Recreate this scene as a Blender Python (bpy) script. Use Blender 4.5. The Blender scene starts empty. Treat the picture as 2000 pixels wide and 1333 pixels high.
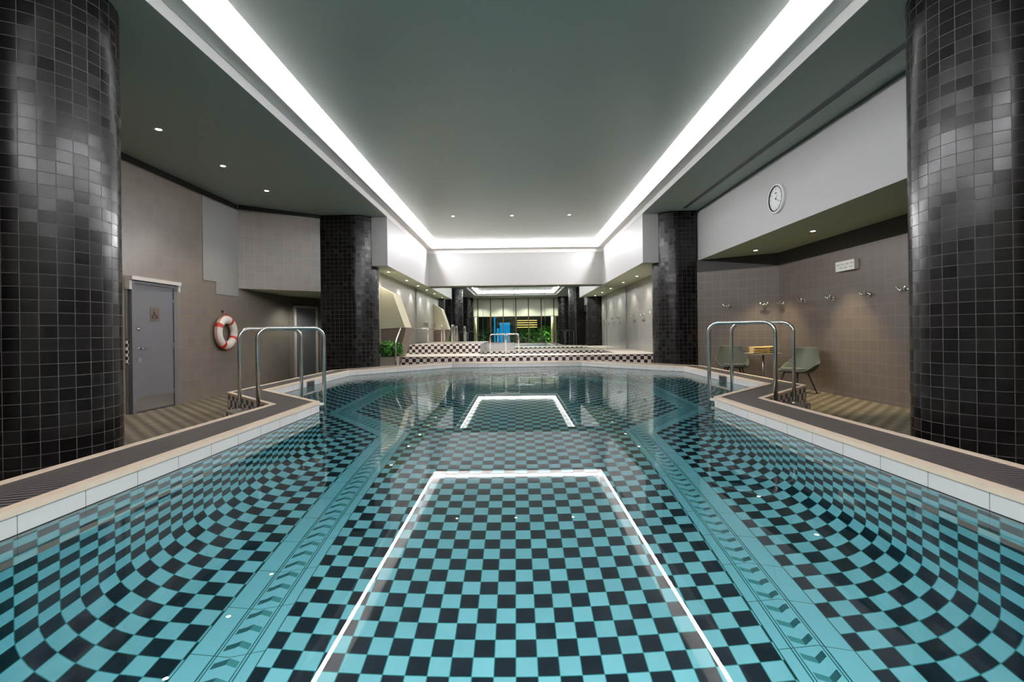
import bpy, bmesh, math, random
from mathutils import Vector, Matrix
random.seed(7)
S = bpy.context.scene
C = S.collection
PI = math.pi

# ------------------------------------------------------------------ camera
W_PX, H_PX, F_PX = 2000., 1333., 944.
cam_d = bpy.data.cameras.new('camera')
cam_d.sensor_width = 36.0
cam_d.lens = F_PX / W_PX * 36.0
cam_d.shift_x = -8.0 / W_PX
cam_d.shift_y = -16.5 / W_PX
cam_d.clip_start = 0.02
cam_d.clip_end = 200
cam = bpy.data.objects.new('camera', cam_d)
C.objects.link(cam)
cam.matrix_world = Matrix.Rotation(math.radians(90), 4, 'X') @ Matrix.Rotation(-0.0125, 4, 'Z')
S.camera = cam

# ------------------------------------------------------------------ world, exposure
wd = bpy.data.worlds.new('night')
S.world = wd
wd.use_nodes = True
wd.node_tree.nodes['Background'].inputs[0].default_value = (0.02, 0.03, 0.05, 1)
wd.node_tree.nodes['Background'].inputs[1].default_value = 0.3
S.view_settings.view_transform = 'Standard'
S.view_settings.look = 'None'
S.view_settings.gamma = 1
S.view_settings.use_curve_mapping = False
S.view_settings.exposure = 0.46
S.cycles.max_bounces = 14
S.cycles.diffuse_bounces = 5
S.cycles.glossy_bounces = 6
S.cycles.transmission_bounces = 8
S.cycles.transparent_max_bounces = 12
S.cycles.caustics_refractive = True
S.cycles.caustics_reflective = False
S.cycles.sample_clamp_indirect = 6.0
S.cycles.blur_glossy = 0.3
S.cycles.use_denoising = True

# key levels (camera eye = 0)
ZC = -0.80      # top of the pool coping
ZW = -0.93      # water
ZD = -1.20      # deck
DEPTH = 1.55
ZF = ZW - DEPTH
HC = 2.88       # side ceilings
HS = 1.68       # alcove soffits
YM = 17.8       # mirror
T = 0.115       # pool tile

COVE_P = 118.0     # cove lamp strength
POOL_P = 360.0   # added fill lamps under the water
DOWN_P = 70.0     # downlight watts

# ------------------------------------------------------------------ node helpers
def lin(c):
    def f(v):
        v /= 255.
        return v / 12.92 if v <= .04045 else ((v + .055) / 1.055) ** 2.4
    return (f(c[0]), f(c[1]), f(c[2]), 1)

class NT:
    def __init__(s, name):
        s.m = bpy.data.materials.new(name); s.m.use_nodes = True
        s.t = s.m.node_tree; s.t.nodes.clear()
        s.out = s.n('ShaderNodeOutputMaterial')
    def n(s, typ, **kw):
        nd = s.t.nodes.new(typ)
        for k, v in kw.items(): setattr(nd, k, v)
        return nd
    def l(s, a, b): s.t.links.new(a, b)
    def math(s, op, a, b=None, c=None):
        nd = s.n('ShaderNodeMath', operation=op)
        for i, v in enumerate((a, b, c)):
            if v is None: continue
            if isinstance(v, (int, float)): nd.inputs[i].default_value = v
            else: s.l(v, nd.inputs[i])
        return nd.outputs[0]
    def mix(s, f, a, b):
        nd = s.n('ShaderNodeMix', data_type='RGBA')
        for sock, v in ((nd.inputs[0], f), (nd.inputs[6], a), (nd.inputs[7], b)):
            if isinstance(v, (int, float, tuple)): sock.default_value = v
            else: s.l(v, sock)
        return nd.outputs[2]
    def bsdf(s, color=None, rough=0.5, metal=0, normal=None, spec=0.5, coat=0):
        b = s.n('ShaderNodeBsdfPrincipled')
        for k, v in (('Base Color', color), ('Roughness', rough), ('Metallic', metal), ('Normal', normal),
                     ('Specular IOR Level', spec), ('Coat Weight', coat)):
            if v is None: continue
            if isinstance(v, (int, float, tuple)): b.inputs[k].default_value = v
            else: s.l(v, b.inputs[k])
        s.l(b.outputs[0], s.out.inputs[0])
        return b

def plain(name, col, rough=0.5, metal=0, noise=0.0, nscale=6.0, spec=0.5, bump=0.0, bscale=40):
    k = NT(name)
    c = lin(col)
    nrm = None
    tc = k.n('ShaderNodeTexCoord')
    if noise:
        nz = k.n('ShaderNodeTexNoise'); nz.inputs['Scale'].default_value = nscale; nz.inputs['Detail'].default_value = 4
        k.l(tc.outputs['Object'], nz.inputs['Vector'])
        f = k.math('MULTIPLY_ADD', nz.outputs[0], noise * 2, 1 - noise)
        mx = k.n('ShaderNodeVectorMath', operation='SCALE'); mx.inputs[0].default_value = c[:3]
        k.l(f, mx.inputs['Scale']); c = mx.outputs[0]
    if bump:
        nb = k.n('ShaderNodeTexNoise'); nb.inputs['Scale'].default_value = bscale
        k.l(tc.outputs['Object'], nb.inputs['Vector'])
        bp = k.n('ShaderNodeBump'); bp.inputs['Strength'].default_value = bump; bp.inputs['Distance'].default_value = .01
        k.l(nb.outputs[0], bp.inputs['Height']); nrm = bp.outputs[0]
    k.bsdf(c, rough, metal, nrm, spec)
    return k.m

def tiles(name, colA, colB=None, size=(.1, .1), grout=0.05, gcol=(60, 60, 60), rough=0.3, jit=0.1, tilt=0.0,
          off=(0, 0), grough=.8, spec=.5, band=None, rjit=0.0):
    """square tiles laid out on the metric UV map; colB gives a checkerboard"""
    k = NT(name)
    uv = k.n('ShaderNodeUVMap')
    sp = k.n('ShaderNodeSeparateXYZ'); k.l(uv.outputs[0], sp.inputs[0])
    U = k.math('DIVIDE', k.math('ADD', sp.outputs[0], off[0]), size[0])
    V = k.math('DIVIDE', k.math('ADD', sp.outputs[1], off[1]), size[1])
    fu, fv = k.math('FRACT', U), k.math('FRACT', V)
    iu, iv = k.math('FLOOR', U), k.math('FLOOR', V)
    du = k.math('MINIMUM', fu, k.math('SUBTRACT', 1.0, fu))
    dv = k.math('MINIMUM', fv, k.math('SUBTRACT', 1.0, fv))
    d = k.math('MINIMUM', du, dv)
    g = k.math('LESS_THAN', d, grout / 2)
    cb = k.n('ShaderNodeCombineXYZ'); k.l(iu, cb.inputs[0]); k.l(iv, cb.inputs[1])
    wn = k.n('ShaderNodeTexWhiteNoise', noise_dimensions='3D'); k.l(cb.outputs[0], wn.inputs[0])
    base = lin(colA)
    if colB:
        par = k.math('ABSOLUTE', k.math('MODULO', k.math('ADD', iu, iv), 2.0))
        base = k.mix(k.math('GREATER_THAN', par, .5), base, lin(colB))
    f = k.math('MULTIPLY_ADD', wn.outputs[0], jit * 2, 1 - jit)
    sc = k.n('ShaderNodeVectorMath', operation='SCALE')
    if isinstance(base, tuple): sc.inputs[0].default_value = base[:3]
    else: k.l(base, sc.inputs[0])
    k.l(f, sc.inputs['Scale'])
    col = k.mix(g, sc.outputs[0], lin(gcol))
    nrm = None
    if tilt:
        geo = k.n('ShaderNodeNewGeometry')
        a = k.n('ShaderNodeVectorMath', operation='SUBTRACT'); k.l(wn.outputs[1], a.inputs[0]); a.inputs[1].default_value = (.5, .5, .5)
        b = k.n('ShaderNodeVectorMath', operation='SCALE'); k.l(a.outputs[0], b.inputs[0]); b.inputs['Scale'].default_value = tilt
        c = k.n('ShaderNodeVectorMath', operation='ADD'); k.l(b.outputs[0], c.inputs[0]); k.l(geo.outputs['Normal'], c.inputs[1])
        e = k.n('ShaderNodeVectorMath', operation='NORMALIZE'); k.l(c.outputs[0], e.inputs[0]); nrm = e.outputs[0]
    rr = k.math('MULTIPLY_ADD', g, grough - rough, rough)
    if rjit:
        rr = k.math('ADD', rr, k.math('MULTIPLY_ADD', wn.outputs[0], rjit, 0.0))
    k.bsdf(col, rr, 0, nrm, spec)
    return k.m

def emit(name, col, st):
    k = NT(name); e = k.n('ShaderNodeEmission')
    e.inputs[0].default_value = lin(col); e.inputs[1].default_value = st
    k.l(e.outputs[0], k.out.inputs[0]); return k.m

# ------------------------------------------------------------------ materials
M = {}
M['checker_pool'] = tiles('pool_checker', (160, 234, 244), (8, 28, 42), (T, T), .045, (70, 170, 172), .35, .05, off=(.023, 0.03))
M['cream'] = plain('cream_stone', (232, 210, 186), .45, noise=.06)
M['white_tile'] = tiles('white_pool_tile', (226, 222, 218), None, (.365, 3.0), .012, (120, 120, 118), .25, .02, off=(.12, 1.5))
M['column'] = tiles('column_tile', (13, 11, 11), None, (.104, .098), .05, (74, 68, 66), .24, .35, tilt=.045, spec=.33, rjit=.05)
M['wall_tile'] = tiles('taupe_wall_tile', (120, 111, 102), None, (.2, .2), .03, (140, 130, 118), .30, .06, tilt=.015)
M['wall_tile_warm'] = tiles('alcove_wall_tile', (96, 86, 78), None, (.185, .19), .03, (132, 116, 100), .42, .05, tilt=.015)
M['wall_far'] = tiles('polished_wall_tile', (150, 146, 138), None, (.2, .2), .02, (150, 145, 138), .28, .05, tilt=.03)
M['bw'] = tiles('black_white_checker', (228, 216, 208), (40, 30, 30), (.1, .1), .03, (170, 160, 152), .35, .03, off=(.02, .0))
M['platform_top'] = tiles('platform_top_tile', (214, 204, 190), None, (.1, .1), .04, (160, 152, 142), .4, .05)
M['deck'] = tiles('deck_tile', (138, 126, 104), (82, 74, 60), (.11, .11), .05, (100, 95, 80), .5, .12)
M['ceil_side'] = plain('grey_green_paint', (168, 176, 168), .6, noise=.02)
M['ceil_main'] = plain('ceiling_paint', (184, 192, 186), .34, noise=.02, nscale=1.2, bump=.12, bscale=1.1)
M['white_paint'] = plain('white_paint', (180, 178, 176), .55, noise=.01)
M['trim_white'] = plain('trim_white', (238, 235, 232), .5)
M['green_grey'] = plain('soffit_paint', (188, 194, 166), .6)
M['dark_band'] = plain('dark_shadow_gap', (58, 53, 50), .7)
M['steel'] = plain('polished_steel', (215, 212, 208), .24, 1.0)
M['brushed'] = plain('brushed_steel', (165, 160, 155), .38, 1.0)
M['chrome'] = plain('chrome', (225, 225, 225), .08, 1.0)
M['door_grey'] = plain('door_paint', (104, 103, 107), .5)
M['frame_light'] = plain('door_frame_metal', (196, 190, 184), .4)
M['black'] = plain('black_plastic', (18, 18, 18), .45)
M['buoy_white'] = plain('lifebuoy_white', (222, 214, 206), .45)
M['buoy_red'] = plain('lifebuoy_red', (196, 52, 32), .5)
M['chair'] = plain('sage_upholstery', (70, 77, 70), .75, noise=.06, nscale=60)
M['chair_leg'] = plain('dark_chair_leg', (60, 58, 54), .4, .6)
M['towel'] = plain('yellow_towel', (226, 192, 128), .9, noise=.05, nscale=90, bump=.4, bscale=300)
M['leaf'] = plain('leaf_green', (86, 156, 56), .45, noise=.25, nscale=9)
M['leaf_dark'] = plain('leaf_dark', (34, 70, 40), .5, noise=.3, nscale=5)
M['planter'] = plain('planter_stone', (150, 140, 128), .6)
M['stair_cream'] = plain('stair_plaster', (176, 168, 140), .6)
M['stair_brown'] = plain('stair_brown', (98, 82, 72), .6)
M['mullion'] = plain('bronze_mullion', (92, 78, 66), .4, .5)
M['screen'] = plain('frosted_screen', (206, 208, 190), .5)
M['cream_post'] = plain('cream_post', (228, 222, 186), .5)
M['sign_white'] = plain('sign_white', (228, 226, 214), .4)
M['sign_text'] = plain('sign_text', (170, 178, 176), .5)
M['clock_text'] = plain('clock_print', (30, 30, 32), .5)
M['lamp_glow'] = emit('downlight_glow', (255, 244, 225), 30)
M['cove_glow'] = emit('cove_glow', (250, 250, 255), COVE_P)
M['blue_glow'] = emit('blue_sign_glow', (40, 130, 180), 1.2)
M['cyan_glow'] = emit('garden_cyan_light', (20, 130, 190), 1.0)
M['garden_warm'] = emit('garden_warm_light', (230, 190, 110), 2.2)
M['soil'] = plain('soil', (50, 40, 32), .9)
M['rubber'] = plain('rubber', (30, 30, 30), .7)

# ribbed dark overflow grating: slats across the channel
k = NT('overflow_grating')
uv = k.n('ShaderNodeUVMap'); sp = k.n('ShaderNodeSeparateXYZ'); k.l(uv.outputs[0], sp.inputs[0])
st = k.math('FRACT', k.math('DIVIDE', sp.outputs[0], .05))
s1 = k.math('LESS_THAN', st, .42)
nz = k.n('ShaderNodeTexNoise'); nz.inputs['Scale'].default_value = 3.0; k.l(uv.outputs[0], nz.inputs['Vector'])
c0 = k.mix(nz.outputs[0], lin((92, 85, 83)), lin((118, 108, 104)))
c1 = k.mix(s1, c0, lin((12, 11, 12)))
bp = k.n('ShaderNodeBump'); bp.inputs['Strength'].default_value = .6; bp.inputs['Distance'].default_value = .006
k.l(k.math('SUBTRACT', 1.0, s1), bp.inputs['Height'])
k.bsdf(c1, .5, 0, bp.outputs[0])
M['grating'] = k.m
# mesh drain grating on the deck
M['drain'] = tiles('drain_mesh', (84, 82, 70), (52, 50, 44), (.03, .03), .1, (30, 30, 26), .5, .1)

# decorative band on the pool floor (u along, v across, metres from the inner edge)
k = NT('pool_floor_border')
uv = k.n('ShaderNodeUVMap'); sp = k.n('ShaderNodeSeparateXYZ'); k.l(uv.outputs[0], sp.inputs[0])
u, v = sp.outputs[0], sp.outputs[1]
def inr(a, lo, hi): return k.math('MULTIPLY', k.math('GREATER_THAN', a, lo), k.math('LESS_THAN', a, hi))
light, mid, dark, deep = lin((156, 233, 244)), lin((84, 168, 172)), lin((44, 112, 118)), lin((14, 34, 44))
pd = .115
a = k.math('SUBTRACT', k.math('FRACT', k.math('DIVIDE', u, pd)), .5)
b = k.math('DIVIDE', k.math('SUBTRACT', v, .155), .13)
ch = k.math('SUBTRACT', a, k.math('ABSOLUTE', k.math('MULTIPLY', b, .7)))
chev = k.math('MULTIPLY', k.math('GREATER_THAN', ch, -.42), k.math('LESS_THAN', ch, -.08))
half = k.math('GREATER_THAN', b, 0.0)
mot = k.mix(half, mid, dark)
col = k.mix(k.math('MULTIPLY', chev, inr(v, .095, .215)), light, mot)
for lo, hi in ((.0, .006), (.066, .073), (.082, .088), (.224, .230), (.238, .246), (.364, .37)):
    col = k.mix(inr(v, lo, hi), col, dark)
jt = k.math('LESS_THAN', k.math('FRACT', k.math('DIVIDE', u, .345)), .012)
col = k.mix(jt, col, dark)
k.bsdf(col, .35)
M['border'] = k.m

# water: reflection + refraction with a slight cyan filter
k = NT('pool_water')
fr = k.n('ShaderNodeFresnel'); fr.inputs[0].default_value = 1.333
rf = k.n('ShaderNodeBsdfRefraction'); rf.inputs['IOR'].default_value = 1.333; rf.inputs['Roughness'].default_value = 0
rf.inputs['Color'].default_value = (.90, .975, .985, 1)
gl = k.n('ShaderNodeBsdfGlossy'); gl.inputs['Roughness'].default_value = 0.0; gl.inputs['Color'].default_value = (1, 1, 1, 1)
mx = k.n('ShaderNodeMixShader'); k.l(fr.outputs[0], mx.inputs[0]); k.l(rf.outputs[0], mx.inputs[1]); k.l(gl.outputs[0], mx.inputs[2])
k.l(mx.outputs[0], k.out.inputs[0])
# faint ripples where the inlets stir the far end
tc = k.n('ShaderNodeTexCoord'); mp = k.n('ShaderNodeMapping'); mp.inputs['Scale'].default_value = (1.6, 7.0, 1)
k.l(tc.outputs['Object'], mp.inputs[0])
nz = k.n('ShaderNodeTexNoise'); nz.inputs['Scale'].default_value = 1.0; nz.inputs['Detail'].default_value = 2; k.l(mp.outputs[0], nz.inputs['Vector'])
sp = k.n('ShaderNodeSeparateXYZ'); k.l(tc.outputs['Object'], sp.inputs[0])
mr = k.n('ShaderNodeMapRange'); mr.inputs['From Min'].default_value = 7.5; mr.inputs['From Max'].default_value = 12.5; k.l(sp.outputs[1], mr.inputs[0])
bp = k.n('ShaderNodeBump'); bp.inputs['Distance'].default_value = .012; k.l(mr.outputs[0], bp.inputs['Strength']); k.l(nz.outputs[0], bp.inputs['Height'])
for nd in (rf, gl): k.l(bp.outputs[0], nd.inputs['Normal'])
M['water'] = k.m

k = NT('mirror_glass'); gl = k.n('ShaderNodeBsdfGlossy'); gl.inputs['Roughness'].default_value = .0
gl.inputs['Color'].default_value = (.86, .90, .86, 1); k.l(gl.outputs[0], k.out.inputs[0]); M['mirror'] = k.m
k = NT('window_glass')
gl = k.n('ShaderNodeBsdfGlossy'); gl.inputs['Roughness'].default_value = 0
tr = k.n('ShaderNodeBsdfTransparent'); tr.inputs[0].default_value = (.92, .97, .94, 1)
fr = k.n('ShaderNodeFresnel'); fr.inputs[0].default_value = 1.45
mx = k.n('ShaderNodeMixShader'); k.l(fr.outputs[0], mx.inputs[0]); k.l(tr.outputs[0], mx.inputs[1]); k.l(gl.outputs[0], mx.inputs[2])
k.l(mx.outputs[0], k.out.inputs[0]); M['glass'] = k.m

# ------------------------------------------------------------------ mesh helpers
class MB:
    """collects polygons with metric UVs and material indices, then links one mesh object"""
    def __init__(s): s.v = []; s.f = []; s.uv = []; s.mi = []; s.sm = []
    def poly(s, pts, uvs=None, mi=0, smooth=False):
        n = len(s.v); s.v += [tuple(p) for p in pts]
        s.f.append(tuple(range(n, n + len(pts))))
        if uvs is None:
            a = Vector(pts[1]) - Vector(pts[0]); nn = Vector((0, 0, 0))
            for i in range(1, len(pts) - 1):
                nn += (Vector(pts[i]) - Vector(pts[0])).cross(Vector(pts[i + 1]) - Vector(pts[0]))
            ax = max(range(3), key=lambda i: abs(nn[i]))
            if ax == 2: uvs = [(p[0], p[1]) for p in pts]
            elif ax == 0: uvs = [(p[1], p[2]) for p in pts]
            else: uvs = [(p[0], p[2]) for p in pts]
        s.uv += list(uvs); s.mi.append(mi); s.sm.append(smooth)
        return s
    def box(s, x0, y0, z0, x1, y1, z1, mi=0, faces='xXyYzZ'):
        if x0 > x1: x0, x1 = x1, x0
        if y0 > y1: y0, y1 = y1, y0
        if z0 > z1: z0, z1 = z1, z0
        F = {'x': [(x0, y1, z0), (x0, y0, z0), (x0, y0, z1), (x0, y1, z1)],
             'X': [(x1, y0, z0), (x1, y1, z0), (x1, y1, z1), (x1, y0, z1)],
             'y': [(x0, y0, z0), (x1, y0, z0), (x1, y0, z1), (x0, y0, z1)],
             'Y': [(x1, y1, z0), (x0, y1, z0), (x0, y1, z1), (x1, y1, z1)],
             'z': [(x0, y1, z0), (x1, y1, z0), (x1, y0, z0), (x0, y0, z0)],
             'Z': [(x0, y0, z1), (x1, y0, z1), (x1, y1, z1), (x0, y1, z1)]}
        mm = mi if isinstance(mi, dict) else {}
        for ch in faces: s.poly(F[ch], mi=mm.get(ch, mm.get('*', 0)) if mm else mi)
        return s
    def obox(s, c, ux, hx, hy, z0, z1, mi=0):
        """box turned about Z: centre c, unit axis ux, half sizes"""
        ux = Vector((ux[0], ux[1])).normalized(); w = Vector((-ux.y, ux.x))
        P = [Vector(c[:2]) + ux * a * hx + w * b * hy for a, b in ((-1, -1), (1, -1), (1, 1), (-1, 1))]
        s.prism(P, z0, z1, mi); return s
    def prism(s, P, z0, z1, mi=0, top=True, bottom=True, mt=None, u0=0, closed=True, smooth=False):
        """vertical walls around CCW outline P"""
        u = u0; n = len(P)
        for i in range(n if closed else n - 1):
            a, b = P[i], P[(i + 1) % n]
            L = math.hypot(b[0] - a[0], b[1] - a[1])
            s.poly([(a[0], a[1], z0), (b[0], b[1], z0), (b[0], b[1], z1), (a[0], a[1], z1)],
                   [(u, z0), (u + L, z0), (u + L, z1), (u, z1)], mi, smooth)
            u += L
        m2 = mi if mt is None else mt
        if top: s.poly([(p[0], p[1], z1) for p in P], mi=m2)
        if bottom: s.poly([(p[0], p[1], z0) for p in reversed(P)], mi=m2)
        return s
    def tube(s, path, r, seg=12, mi=0, caps=True):
        path = [Vector(p) for p in path]; rings = []
        up = Vector((0, 0, 1)); prev = None
        for i, p in enumerate(path):
            t = (path[min(i + 1, len(path) - 1)] - path[max(i - 1, 0)]).normalized()
            if prev is None:
                a = t.cross(up)
                if a.length < .05: a = t.cross(Vector((1, 0, 0)))
                a.normalize()
            else:
                a = (prev - t * prev.dot(t)).normalized()
            prev = a; b = t.cross(a)
            rr = r[i] if isinstance(r, (list, tuple)) else r
            rings.append([p + (a * math.cos(2 * PI * j / seg) + b * math.sin(2 * PI * j / seg)) * rr for j in range(seg)])
        n0 = len(s.v)
        for R in rings: s.v += [tuple(q) for q in R]
        for i in range(len(rings) - 1):
            for j in range(seg):
                k2 = (j + 1) % seg
                s.f.append((n0 + i * seg + j, n0 + i * seg + k2, n0 + (i + 1) * seg + k2, n0 + (i + 1) * seg + j))
                s.uv += [(0, 0)] * 4; s.mi.append(mi); s.sm.append(True)
        if caps:
            s.f.append(tuple(n0 + j for j in reversed(range(seg)))); s.uv += [(0, 0)] * seg; s.mi.append(mi); s.sm.append(False)
            e = n0 + (len(rings) - 1) * seg
            s.f.append(tuple(e + j for j in range(seg))); s.uv += [(0, 0)] * seg; s.mi.append(mi); s.sm.append(False)
        return s
    def lathe(s, prof, M4, seg=32, mi=0, smooth=True):
        """prof: (radius, height) list turned about local Z, placed with matrix M4"""
        n0 = len(s.v)
        for r_, h in prof:
            for j in range(seg):
                an = 2 * PI * j / seg
                s.v.append(tuple(M4 @ Vector((r_ * math.cos(an), r_ * math.sin(an), h))))
        for i in range(len(prof) - 1):
            for j in range(seg):
                k2 = (j + 1) % seg
                s.f.append((n0 + i * seg + j, n0 + i * seg + k2, n0 + (i + 1) * seg + k2, n0 + (i + 1) * seg + j))
                s.uv += [(0, 0)] * 4; s.mi.append(mi); s.sm.append(smooth)
        return s
    def build(s, name, mats, parent=None, kind=None, bevel=0, weld=False):
        me = bpy.data.meshes.new(name)
        me.from_pydata(s.v, [], s.f)
        if not isinstance(mats, (list, tuple)): mats = [mats]
        for m in mats: me.materials.append(M[m] if isinstance(m, str) else m)
        ul = me.uv_layers.new(name='UVMap')
        for i, q in enumerate(s.uv): ul.data[i].uv = q
        me.polygons.foreach_set('material_index', s.mi)
        me.polygons.foreach_set('use_smooth', s.sm)
        me.update()
        o = bpy.data.objects.new(name, me); C.objects.link(o)
        if weld:
            bm = bmesh.new(); bm.from_mesh(me); bmesh.ops.remove_doubles(bm, verts=bm.verts, dist=1e-5); bm.to_mesh(me); bm.free()
        if parent is not None: o.parent = parent
        if kind: o['kind'] = kind
        if bevel:
            b = o.modifiers.new('bevel', 'BEVEL'); b.width = bevel; b.segments = 2; b.limit_method = 'ANGLE'
        return o

def struct(name, mb, mats, **kw): return mb.build(name, mats, kind='structure', **kw)
def tag(o, label, cat, group=None, kind=None):
    o['label'] = label; o['category'] = cat
    if group: o['group'] = group
    if kind: o['kind'] = kind
    return o
def empty(name, loc, label, cat, rz=0, group=None):
    o = bpy.data.objects.new(name, None); C.objects.link(o)
    o.location = loc; o.rotation_euler = (0, 0, rz); o.empty_display_size = .1
    return tag(o, label, cat, group)
def copy_tree(o, parent=None):
    c = o.copy(); C.objects.link(c)
    if parent is not None: c.parent = parent
    for ch in list(o.children): copy_tree(ch, c)
    return c
def mirror_path(P): return [(-x, y) for x, y in P]
def rot_to(n):
    """matrix turning local +Z to direction n"""
    return Vector(n).normalized().to_track_quat('Z', 'Y').to_matrix().to_4x4()
def arc_path(pts, rad, n=6):
    """polyline with rounded corners"""
    pts = [Vector(p) for p in pts]; out = [pts[0]]
    for i in range(1, len(pts) - 1):
        a = (pts[i - 1] - pts[i]).normalized(); b = (pts[i + 1] - pts[i]).normalized()
        ang = a.angle(b); t = rad / math.tan(ang / 2)
        p0, p1 = pts[i] + a * t, pts[i] + b * t
        c = pts[i] + (a + b).normalized() * (rad / math.sin(ang / 2))
        v0, v1 = p0 - c, p1 - c; th = v0.angle(v1)
        for j in range(n + 1):
            f = j / n
            out.append(c + (v0 * math.sin((1 - f) * th) + v1 * math.sin(f * th)) / math.sin(th))
    out.append(pts[-1]); return out

# ------------------------------------------------------------------ cove and ceiling lamps (large lights)
RX, RY0, RY1 = 2.71, -1.40, 16.90       # raised ceiling raft
SX, SY0, SY1 = 3.20, -1.90, 17.36       # outer faces of the light slot
ZR, ZT = 3.20, 3.32
def cove(name, p0, p1, label):
    t = empty(name, ((p0[0] + p1[0]) / 2, (p0[1] + p1[1]) / 2, 3.215), label, 'light', group='cove lights around the raised ceiling')
    o_ = t.location
    MB().tube([(p0[0] - o_.x, p0[1] - o_.y, 0), (p1[0] - o_.x, p1[1] - o_.y, 0)], .030, 8).build('glowing_tube', 'cove_glow', t)
    d_ = Vector((p1[0] - p0[0], p1[1] - p0[1])).normalized()
    MB().obox((0, 0), d_, math.dist(p0, p1) / 2, .02, .026, .05).build('channel', 'trim_white', t)
    return t
cove('cove_light', (-3.03, -1.6), (-3.03, 17.05), 'long white cove light strip along the left edge of raised ceiling')
cove('cove_light', (3.03, -1.6), (3.03, 17.05), 'long white cove light strip along the right edge of raised ceiling')
cove('cove_light', (-2.95, 17.19), (2.95, 17.19), 'short cove light strip across the far end above the white beam')
cove('cove_light', (-2.95, -1.70), (2.95, -1.70), 'short cove light strip across the near end, seen in the mirror')

def spot(name, loc, power, size=math.radians(100), blend=.6, col=(1, .93, .82), parent=None, radius=.04, caustic=False):
    d = bpy.data.lights.new(name, 'SPOT'); d.energy = power; d.spot_size = size; d.spot_blend = blend
    d.color = col; d.shadow_soft_size = radius
    o = bpy.data.objects.new(name, d); C.objects.link(o); o.location = loc
    if parent: o.parent = parent
    return o

def downlight(x, y, z, label, group, power=DOWN_P, col=(1, .93, .82), size=100):
    t = empty('downlight', (x, y, z), label, 'downlight', group=group)
    MB().lathe([(.036, .004), (.038, -.004), (.052, -.005), (.055, .0)], Matrix(), 24).build('trim_ring', 'trim_white', t)
    MB().lathe([(.0001, -.001), (.036, -.001)], Matrix(), 24).build('lamp', 'lamp_glow', t)
    spot('bulb', (0, 0, -.03), power, math.radians(size), col=col, parent=t)
    return t
G1 = 'downlights in the left side ceiling'
downlight(-4.92, 6.70, HC, 'small round downlight in the left ceiling nearest the large black column', G1)
downlight(-4.92, 8.17, HC, 'small round downlight in the left ceiling, middle of the three in a row', G1)
downlight(-4.92, 9.60, HC, 'small round downlight in the left ceiling nearest the far black column', G1)
G2 = 'downlights in the alcove soffit'
downlight(5.12, 8.30, HS, 'bright downlight in the alcove soffit right of the wall clock', G2, 190, (1, .84, .52), 70)
downlight(5.10, 10.25, HS, 'bright downlight in the alcove soffit above chairs and table', G2, 190, (1, .84, .52), 70)
G3 = 'downlights in the far right soffit'
for y, l in ((12.95, 'small downlight in far right soffit beside the right column'), (14.8, 'middle small downlight in the far right soffit'),
             (16.66, 'small downlight in far right soffit closest to the mirror')):
    downlight(3.72, y, HS, l, G3, 42, (1, .96, .88), 100)
G4 = 'downlights in the far left soffit'
for y, l in ((13.05, 'small downlight in far left soffit beside the left column'), (15.2, 'middle small downlight in the far left soffit'),
             (16.95, 'small downlight in far left soffit closest to the mirror')):
    downlight(-3.42, y, HS, l, G4, 42, (1, .96, .88), 100)
G5 = 'downlights in the raised ceiling'
for x, l in ((-1.60, 'left of the three tiny downlights across the raised ceiling'), (-.07, 'centre of the three tiny downlights across the raised ceiling'),
             (1.42, 'right of the three tiny downlights across the raised ceiling')):
    downlight(x * 1.05, 13.2, ZR, l, G5, 40, (1, .97, .92), 110)

# ------------------------------------------------------------------ pool
IN_R = [(2.37, -0.6), (2.38, 5.82), (3.72, 7.18), (3.76, 10.85), (1.75, 13.05)]
OUT_R = [(2.93, -1.1), (2.88, 5.66), (4.13, 6.90), (4.18, 11.02), (2.05, 13.47)]
IN = IN_R + [(-x, y) for x, y in reversed(IN_R)]       # CCW
OUT = OUT_R + [(-x, y) for x, y in reversed(OUT_R)]

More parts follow.
